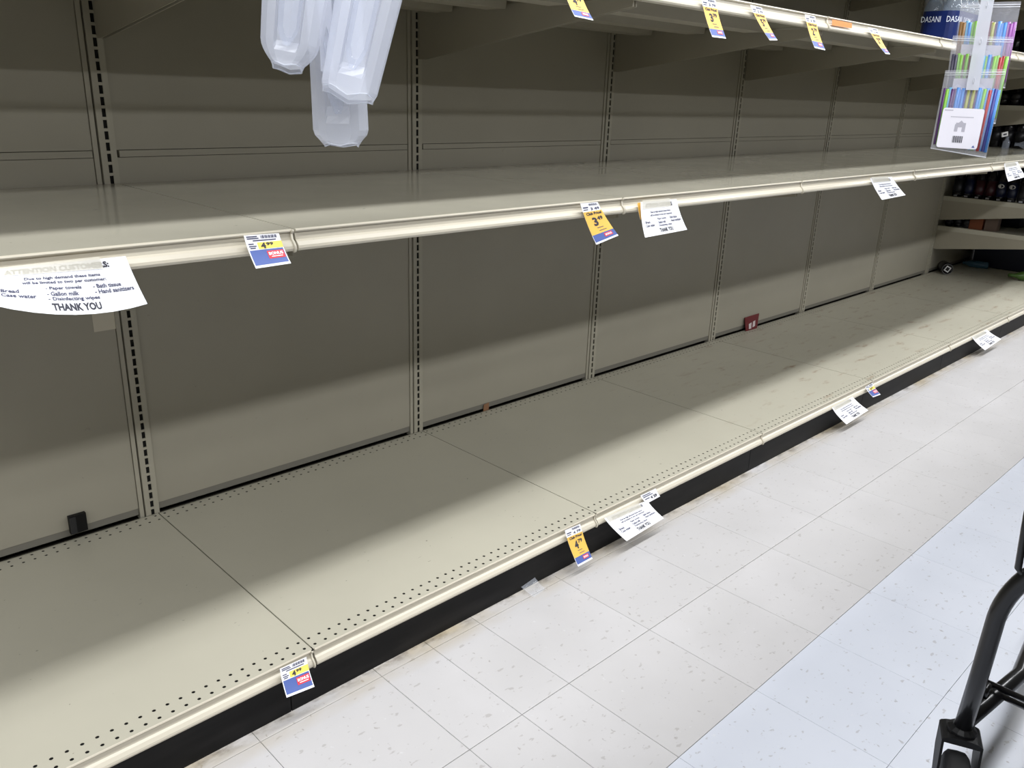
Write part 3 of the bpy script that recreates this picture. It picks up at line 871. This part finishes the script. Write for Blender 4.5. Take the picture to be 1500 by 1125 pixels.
        q.build('barcode', 'ink', cd_)['kind'] = 'stuff'
        q = MB()
        for i in range(6): q.add(cq(0.05 + i * 0.034, 0.05 + i * 0.034 + 0.026, 0.045, 0.070), [(0, 1, 2, 3)])
        for i in range(14): q.add(cq(0.22 + i * 0.04, 0.22 + i * 0.04 + 0.028, 0.205, 0.228), [(0, 1, 2, 3)])
        q.build('fine_print', 'print_grey', cd_)['kind'] = 'stuff'
        q = MB()
        q.add(cq(0.38, 0.62, 0.36, 0.40), [(0, 1, 2, 3)]); q.add(cq(0.36, 0.44, 0.40, 0.58), [(0, 1, 2, 3)]); q.add(cq(0.54, 0.62, 0.40, 0.58), [(0, 1, 2, 3)]); q.add(cq(0.44, 0.54, 0.40, 0.47), [(0, 1, 2, 3)])
        pk = cq(0.44, 0.56, 0.30, 0.36); q.add([((pk[0][0] + pk[3][0]) / 2, pk[0][1], pk[0][2]), pk[1], pk[2]], [(0, 1, 2)])
        q.build('printed_picture', 'print_grey', cd_)
        q = MB(); pk = cq(0.86, 0.94, 0.90, 0.96); q.add([((pk[0][0] + pk[3][0]) / 2, pk[0][1], pk[0][2]), pk[1], pk[2]], [(0, 1, 2)]); q.build('recycling_mark', 'tag_blue', cd_)
    return t
straw_bag('bag of coloured straws with a white barcode card, lowest on its strip', 0.034, (1385, 103), (1474, 101), (1363, 218), (1444, 232), 129,
          'pgcppbbbnykypbcgbrbnb', [(1382.5, 157.5), (1443, 160), (1430.5, 219), (1371, 215)])
straw_bag('bag of coloured straws in the middle of the hanging strip', 0.004, (1396, 52), (1485, 54), (1380, 170), (1458, 182), 79,
          'kkggmgmggkccgbkggrrg', None)
straw_bag('bag of coloured straws highest on the hanging strip', -0.026, (1408, 4), (1496, 2), (1392, 118), (1472, 130), 32,
          'oocbggmmmmmypbbbvvv', None, False)
# the strip itself
a = in_bag(1452, -30, 0.052); c = in_bag(1424, 132, 0.052)
base = P_ST + ax_u * c[0] - dv * 0.052; base.z = c[1]
t = thing('hanging_strip', 'long translucent white plastic strip holding the straw bags', 'strip', base, None, ST_ROT)
dx, dz = a[0] - c[0], a[1] - c[1]
hw = 0.021
q = MB(); q.add([(-hw, 0, 0), (hw, 0, 0), (dx + hw, 0, dz), (dx - hw, 0, dz), (-hw, 0.001, 0), (hw, 0.001, 0), (dx + hw, 0.001, dz), (dx - hw, 0.001, dz)],
                [(0, 1, 2, 3), (7, 6, 5, 4), (0, 4, 5, 1), (1, 5, 6, 2), (2, 6, 7, 3), (3, 7, 4, 0)])
q.build('strip_band', 'strip_plastic', t)
for f in (0.06, 0.42, 0.75):
    q = MB(); q.tube([(dx * f, -0.002, dz * f), (dx * f - 0.004, -0.004, dz * f + 0.012), (dx * f, -0.004, dz * f + 0.024), (dx * f + 0.004, -0.004, dz * f + 0.012), (dx * f, -0.002, dz * f)], 0.0012, 6)
    q.build('strip_hook', 'film_edge', t, smooth=True)

# ------------------------------------------------------------------ wrapped water bottles on the upper shelf
mat('water_plastic', rgb(190, 205, 220), 0.06, trans=0.85, ior=1.33)
mat('water_blue', rgb(14, 34, 92), 0.3, coat=0.4); mat('cap_blue', rgb(40, 70, 150), 0.4)
mat('label_white', rgb(225, 232, 245), 0.5)
def bottle_prof(r, h):
    return [(r * 0.82, 0.0), (r, 0.008), (r, h * 0.60), (r * 0.97, h * 0.64), (r * 0.80, h * 0.74), (r * 0.48, h * 0.85), (r * 0.36, h * 0.90), (r * 0.36, h * 0.955), (r * 0.40, h * 0.957)]
def bottle(name, label, cat, c, r, h, body, lab, cap, group, lab_rng=(0.22, 0.55), parent=None):
    t = thing(name, label, cat, c, group) if parent is None else None
    if t is None:
        t = bpy.data.objects.new(name, None); COL.objects.link(t); t.parent = parent; t.location = c
    q = MB(); q.lathe(bottle_prof(r, h), 16); q.build('bottle_body', body, t, smooth=True)
    q = MB(); q.lathe([(r * 1.012, h * lab_rng[0]), (r * 1.012, h * lab_rng[1])], 16); q.build('bottle_label', lab, t, smooth=True)
    q = MB(); q.lathe([(r * 0.42, h * 0.945), (r * 0.42, h * 0.995), (r * 0.38, h)], 12); q.build('bottle_cap', cap, t, smooth=True)
    return t
pk = on(1345, 40, 1, 0.05 + 4 * 0.036)
t = thing('water_bottle_pack', 'film wrapped pack of water bottles with a blue band on the upper shelf', 'bottle pack', (pk.x, 0.05, Z_TOP))
R_B = 0.036
for i in range(4):
    for j in range(2):
        q = MB(); q.lathe(bottle_prof(R_B, 0.205), 14, (R_B + i * 2 * R_B, R_B + j * 2 * R_B, 0.001)); bo = q.build('bottle', 'water_plastic', t, smooth=True)
        q = MB(); q.lathe([(R_B * 0.42, 0.194), (R_B * 0.42, 0.205), (R_B * 0.36, 0.2065)], 12, (R_B + i * 2 * R_B, R_B + j * 2 * R_B, 0.001)); q.build('bottle_cap', 'cap_blue', bo, smooth=True)
def wrap(z0, z1, grow, m, name):
    q = MB(); X1 = 8 * R_B; Y1 = 4 * R_B; pts = []
    for (cx, cy, a0) in ((R_B, R_B, PI), (X1 - R_B, R_B, 1.5 * PI), (X1 - R_B, Y1 - R_B, 0), (R_B, Y1 - R_B, 0.5 * PI)):
        for s_ in range(5):
            an = a0 + s_ * PI / 8
            pts.append((cx + (R_B + grow) * math.cos(an), cy + (R_B + grow) * math.sin(an)))
    n_ = len(pts)
    q.add([(x, y, z0) for x, y in pts] + [(x, y, z1) for x, y in pts], [(i, (i + 1) % n_, n_ + (i + 1) % n_, n_ + i) for i in range(n_)])
    return q.build(name, m, t, smooth=False)
wrap(0.002, 0.116, 0.0016, 'water_blue', 'printed_band')
wrap(0.116, 0.185, 0.0016, 'clear_film', 'shrink_film')
def around(d, z):                        # distance along the band, from the rear of its side face to the front
    g = R_B + 0.0024; side = 4 * R_B - 2 * R_B; arc = g * PI / 2
    if d < side: return (R_B - g, 4 * R_B - R_B - d, z)
    if d < side + arc:
        an = PI + (d - side) / g
        return (R_B + g * math.cos(an), R_B + g * math.sin(an), z)
    return (R_B + d - side - arc, R_B - g, z)
tv, tf = text_geo('DASANI', None)
q = MB()
for d0_ in (-0.028, 0.072, 0.172):
    q.add([around(d0_ + 0.076 * a_, 0.074 + 0.022 * b_) for a_, b_ in tv], tf)
q.build('band_lettering', 'label_white', t)

# ------------------------------------------------------------------ the stocked drink section at the far end
mat('cola_dark', rgb(16, 15, 20), 0.18); mat('label_navy', rgb(15, 22, 50), 0.35); mat('label_maroon', rgb(50, 15, 23), 0.35); mat('cap_pale', rgb(170, 170, 176), 0.5)
mat('label_black', rgb(24, 24, 28), 0.4); mat('oval_pale', rgb(190, 188, 186), 0.5); mat('box_orange', rgb(112, 60, 32), 0.6); mat('carton_dim', rgb(92, 76, 66), 0.6); mat('green_plastic', rgb(70, 104, 40), 0.3)
mat('can_white', rgb(214, 214, 214), 0.4)
X6 = seam(6)
ORD = ['nearest', 'second from', 'third from', 'fourth from', 'fifth from', 'sixth from', 'seventh from', 'eighth from', 'ninth from']
labs = ['label_black', 'label_navy', 'label_maroon', 'label_maroon', 'label_navy', 'label_navy', 'label_black', 'label_navy', 'label_navy']
for i in range(9):
    y = 0.765 - i * 0.069
    navy = labs[i] == 'label_navy'
    lab = ('dark bottle with a pale oval on its navy label, %s the back panel' % ORD[i] if i >= 4 and navy else
           'dark drink bottle with a plain navy label in the row' if navy else
           'dark bottle with a maroon label, %s the back panel' % ORD[i] if labs[i] == 'label_maroon' else
           'dark bottle with a black label in the row, %s the back panel' % ORD[i])
    bt = bottle('drink_bottle', lab, 'bottle', (X6 + 0.055, y, 0.690), 0.033, 0.225, 'cola_dark', labs[i], 'cap_pale', 'dark drink bottles', (0.12, 0.56))
    if i >= 4 and navy:
        q = MB(); q.add([(-0.0345 * math.cos(0.55 * math.cos(a_)) , 0.0345 * math.sin(0.62 * math.cos(a_)) , 0.098 + 0.014 * math.sin(a_)) for a_ in [2 * PI * s_ / 14 for s_ in range(14)]], [tuple(range(14))])
        q.build('oval_emblem', 'oval_pale', bt)
    q = MB(); q.box(-0.036, -0.0336, -0.011, 0.011, 0.004, 0.014); q.build('base_sticker', 'cap_pale', bt)
for i in range(8):
    y = 0.75 - i * 0.075
    bottle('drink_bottle', 'black bottle on the drink shelf level with the straws, %s the back panel' % ORD[i], 'bottle', (X6 + 0.06, y, 1.305), 0.036, 0.170, 'cola_dark', 'label_black', 'label_black', 'black bottles above the bracket', (0.2, 0.5))
    bottle('drink_bottle', 'black bottle on the stocked middle shelf, %s the back panel' % ORD[i], 'bottle', (X6 + 0.06, y, Z_MID), 0.036, 0.215, 'cola_dark', 'label_black', 'label_black', 'black bottles on the middle shelf', (0.2, 0.5))
    bottle('drink_bottle', 'black bottle high on the upper shelf, %s the back panel' % ORD[i], 'bottle', (X6 + 0.06, y, Z_TOP), 0.036, 0.27, 'cola_dark', 'label_black', 'label_black', 'black bottles on the upper shelf', (0.2, 0.5))
t = box_thing('small_carton', 'small orange carton on the low drink shelf', 'carton', (X6 + 0.075, 0.60, 0.482), 0.07, 0.085, 0.10, 'box_orange')
t = box_thing('small_carton', 'small brownish carton beside the orange one on the low drink shelf', 'carton', (X6 + 0.080, 0.505, 0.482), 0.07, 0.08, 0.095, 'carton_dim')
for i in range(3):
    bottle('drink_bottle', 'short dark bottle beside the cartons, %s the back panel' % ORD[i], 'bottle', (X6 + 0.06, 0.78 - i * 0.058, 0.482), 0.027, 0.125, 'cola_dark', 'label_black', 'label_black', 'low dark bottles', (0.2, 0.5))
mat('case_navy', rgb(20, 26, 48), 0.4)
for (cx_, cy_, cz_, sx_, sy_, sz_, lb) in ((6.52, 0.50, Z_DECK, 0.24, 0.50, 0.20, 'navy drink case on the base deck under the stocked shelves'),
        (6.30, 0.60, 0.482, 0.30, 0.36, 0.15, 'navy drink case on the low drink shelf behind the cartons'),
        (6.30, 0.55, 0.690, 0.40, 0.46, 0.23, 'navy drink case behind the row of dark bottles'),
        (6.30, 0.55, Z_MID, 0.40, 0.46, 0.20, 'navy drink case behind the black bottles on the middle shelf'),
        (6.30, 0.55, 1.305, 0.40, 0.46, 0.17, 'navy drink case behind the black bottles level with the straws'),
        (6.30, 0.55, Z_TOP, 0.40, 0.46, 0.28, 'navy drink case behind the black bottles on the upper shelf')):
    box_thing('drink_case', lb, 'case', (cx_, cy_, cz_), sx_, sy_, sz_, 'case_navy', 0.006)
# fallen can with white end label
c = on(1379, 393, 2, Z_DECK + 0.034) + Vector((-0.035, -0.052, 0))
t = thing('drink_can', 'dark can lying on the base deck with a white sticker on its end', 'can', (c.x, c.y, Z_DECK + 0.0335 * 1.25), None, -1.0); t.scale = (1.25, 1.05, 1.25)
q = MB(); q.lathe([(0.026, -0.004), (0.030, -0.006), (0.033, 0.004), (0.033, 0.110), (0.027, 0.122), (0.024, 0.122)], 20, axis='y'); q.build('can_body', 'cola_dark', t, smooth=True)
q = MB(); ring = [(0.029 * math.cos(2 * PI * i / 20), -0.006, 0.029 * math.sin(2 * PI * i / 20)) for i in range(21)]; q.tube(ring, 0.0014, 6, caps=False); q.build('can_rim', 'steel', t, smooth=True)
q = MB()
for (x0, x1, z0, z1) in ((-0.014, -0.009, -0.016, 0.016), (0.009, 0.014, -0.016, 0.016), (-0.009, 0.009, 0.010, 0.016), (-0.009, 0.009, -0.016, -0.010)):
    q.box(x0, x1, -0.0068, -0.0058, z0, z1)
st = q.build('end_sticker', 'can_white', t); st.rotation_euler = (0, 0.5, 0); 
# green bottle lying on the deck
c = on(1481, 404, 2, Z_DECK + 0.03)
t = thing('green_bottle', 'green bottle lying on the base deck under the stocked shelves', 'bottle', (c.x, c.y, Z_DECK + 0.034), None, -0.95)
q = MB(); q.lathe([(0.008, -0.02), (0.012, -0.018), (0.012, 0.012), (0.016, 0.03), (0.031, 0.065), (0.033, 0.085), (0.033, 0.23), (0.028, 0.245)], 18, axis='x'); q.build('bottle_body', 'green_plastic', t, smooth=True)
q = MB(); q.lathe([(0.0338, 0.09), (0.0338, 0.20)], 18, axis='x'); q.build('bottle_label', 'label_black', t, smooth=True)
# dim blue bottle lying further in
mat('dim_blue', rgb(60, 96, 120), 0.3)
c = on(1416, 384, 2, Z_DECK + 0.03)
t = thing('blue_bottle', 'small dull blue bottle lying deep under the stocked shelves', 'bottle', (c.x - 0.02, c.y, Z_DECK + 0.0262), None, -1.35)
q = MB(); q.lathe([(0.010, -0.02), (0.010, 0.0), (0.018, 0.016), (0.026, 0.035), (0.026, 0.15), (0.022, 0.155)], 16, axis='x'); q.build('bottle_body', 'dim_blue', t, smooth=True)
# little clear bottle with a white tag on the middle shelf
c = on(1453, 228, 2, Z_MID)
t = thing('clear_bottle', 'little clear bottle with a white tag standing on the middle shelf', 'bottle', (5.58, 0.46, Z_MID))
q = MB(); q.lathe([(0.018, 0.0), (0.020, 0.004), (0.020, 0.045), (0.009, 0.062), (0.009, 0.078)], 14); q.build('bottle_body', 'frosted_clear', t, smooth=True)
q = MB(); q.box(-0.020, 0.020, -0.004, 0.004, 0.080, 0.108); o = q.build('white_tag', 'can_white', t); o.rotation_euler = (0, -0.25, -0.75)
q = MB(); q.box(-0.011, 0.011, -0.0046, -0.0040, 0.089, 0.099); o2 = q.build('tag_print', 'ink', o)
# bottle lying on the middle shelf of the stocked section
t = thing('clear_bottle', 'clear bottle lying in front of the black bottles on the middle shelf', 'bottle', (5.655, 0.40, Z_MID + 0.031), None, -1.45)
q = MB(); q.lathe([(0.010, -0.03), (0.010, -0.005), (0.028, 0.03), (0.030, 0.05), (0.030, 0.13), (0.026, 0.14)], 16, axis='x'); q.build('bottle_body', 'frosted_clear', t, smooth=True)

# ------------------------------------------------------------------ shopping cart at the edge of the aisle
cart = thing('shopping_cart', 'black wire shopping cart with rubber casters standing in the aisle', 'shopping cart', (0.936, -1.02, 0))
CW, CL = 0.52, 0.86            # width (towards -y) and length (towards +x)
def tb(name, pts, r, par=cart, m='black_tube', n=12):
    q = MB(); q.tube(pts, r, n); return q.build(name, m, par, smooth=True)
def bez(p0, p1, p2, n=6):
    p0, p1, p2 = Vector(p0), Vector(p1), Vector(p2)
    return [p0 * (1 - t_) ** 2 + p1 * 2 * t_ * (1 - t_) + p2 * t_ * t_ for t_ in [i / n for i in range(n + 1)]]
ZB = 0.165
for sy in (0, 1):
    y0 = -CW * sy; s_ = -1 if sy == 0 else 1
    # front post: rises from the caster and bends inward under the basket, then base tube runs back
    tb('front_post', [(0.0, y0, ZB - 0.022), (0.004, y0 + 0.004 * s_, 0.28)] + bez((0.006, y0 + 0.006 * s_, 0.40), (0.008, y0 + 0.008 * s_, 0.45), (0.012, y0 + 0.035 * s_, 0.50)) + [(0.012, y0 + 0.07 * s_, 0.545)], 0.0160)
    tb('base_tube', [(0.0, y0, ZB), (0.24, y0 + 0.030 * s_, ZB), (CL * 0.72, y0 - 0.01 * s_, ZB), (CL, y0 - 0.02 * s_, ZB)], 0.0160)
    tb('rear_post', [(CL, y0 - 0.02 * s_, ZB - 0.02), (CL - 0.02, y0 - 0.02 * s_, 0.5), (CL + 0.04, y0 - 0.02 * s_, 0.98)], 0.0165)
    for cx in (0.0, CL):
        yy = y0 if cx == 0 else y0 - 0.02 * s_
        c = bpy.data.objects.new('caster', None); COL.objects.link(c); c.parent = cart; c.location = (cx, yy, 0); c.rotation_euler = (0, 0, 0.42 if cx == 0 else 0.2)
        q = MB(); q.lathe([(0.020, 0.140), (0.026, 0.142), (0.026, 0.152), (0.018, 0.158)], 14)
        arch = [(math.cos(PI * k_ / 8), math.sin(PI * k_ / 8)) for k_ in range(9)]
        ring = [(0.036 * a_, 0.137 + 0.010 * b_) for a_, b_ in arch] + [(-0.031, 0.132), (0.031, 0.132)]      # arched crown of the fork
        nr = len(ring)
        q.add([(-0.030, y_, z_) for y_, z_ in ring] + [(0.026, y_, z_) for y_, z_ in ring], [tuple(range(nr)), tuple(range(nr, 2 * nr))[::-1]] + [(k_, (k_ + 1) % nr, nr + (k_ + 1) % nr, nr + k_) for k_ in range(nr)])
        for sd in (-1, 1):
            ya, yb2 = sd * 0.0355, sd * 0.0310
            P = [(-0.030, 0.138), (0.026, 0.138), (0.018, 0.090), (-0.014, 0.040), (-0.044, 0.040), (-0.052, 0.058)]
            q.add([(x, ya, z) for x, z in P] + [(x, yb2, z) for x, z in P], [tuple(range(6)), tuple(range(6, 12))[::-1]] + [(i, (i + 1) % 6, 6 + (i + 1) % 6, 6 + i) for i in range(6)])
        q.build('fork', 'black_plastic', c)
        q = MB(); R_ = 0.0550; q.lathe([(R_ * 0.5, -0.020), (R_ * 0.86, -0.020), (R_ * 0.98, -0.014), (R_, 0.0), (R_ * 0.98, 0.014), (R_ * 0.86, 0.020), (R_ * 0.5, 0.020)], 26, (-0.034, 0, R_), axis='y'); q.build('wheel', 'rubber', c, smooth=True)
        q = MB(); q.lathe([(0.007, -0.040), (0.009, -0.039), (0.009, 0.039), (0.007, 0.040)], 10, (-0.034, 0, R_), axis='y'); q.build('axle_bolt', 'steel', c, smooth=True)
    # lug on the base tube that holds the tray wires
    q = MB(); q.lathe([(0.016, -0.005), (0.018, 0.0), (0.016, 0.005)], 14, (0.095, y0 + 0.006 * s_, ZB + 0.024), axis='y'); q.build('tray_lug', 'black_tube', cart, smooth=True)
for x_, z_ in ((0.115, 0.196), (0.128, 0.172), (0.30, 0.19), (0.48, 0.19), (0.66, 0.19)):
    e_ = 0.006 if x_ < 0.2 else -0.036
    tb('tray_cross_wire', [(x_, e_, z_), (x_, -CW - e_, z_)], 0.0062, n=8)
for i in range(6):
    y_ = -0.08 - i * (CW - 0.16) / 5
    tb('tray_long_wire', [(0.115, y_, 0.203), (0.70, y_, 0.197)], 0.003, n=6)
# basket: rims and wires, wider towards the handle
def bk(f, side, z):          # basket side line: f along the length, side 0 shelf side / 1 other side
    inset = 0.072 - 0.05 * f - 0.03 * (z - 0.52)
    return Vector((0.012 - 0.02 * (z - 0.52) + f * (CL + 0.02), -inset if side == 0 else -CW + inset, z + 0.02 * f))
for z in (0.52, 0.64, 0.76, 0.88, 0.98):
    r_ = 0.006 if z in (0.52, 0.98) else 0.0035
    tb('basket_rim' if r_ > 0.005 else 'basket_band', [bk(1, 0, z), bk(0, 0, z), bk(0, 1, z), bk(1, 1, z), bk(1, 0, z)], r_, n=8)
for side in (0, 1):
    for i in range(19):
        f = i / 18
        tb('basket_wire', [bk(f, side, 0.52), bk(f, side, 0.98)], 0.0026, n=6)
for i in range(13):
    g = i / 12
    lo0, lo1 = bk(0, 0, 0.52).lerp(bk(0, 1, 0.52), g), bk(1, 0, 0.52).lerp(bk(1, 1, 0.52), g)
    hi = bk(0, 0, 0.98).lerp(bk(0, 1, 0.98), g)
    tb('basket_wire', [hi, lo0, lo1], 0.0026, n=6)
# corner hoop of the basket front
tb('corner_hoop', [(0.001, -0.060, 0.982), (0.0, -0.030, 0.90), (0.0, -0.012, 0.62), (0.0, -0.020, 0.515), (0.006, -0.028, 0.503), (0.008, -0.038, 0.512), (0.008, -0.032, 0.62), (0.008, -0.046, 0.90), (0.006, -0.062, 0.982)], 0.0062, n=8)
tb('handle', [(CL + 0.04, 0.02, 0.98), (CL + 0.10, 0.02, 1.02), (CL + 0.10, -CW - 0.02, 1.02), (CL + 0.04, -CW - 0.02, 0.98)], 0.015)
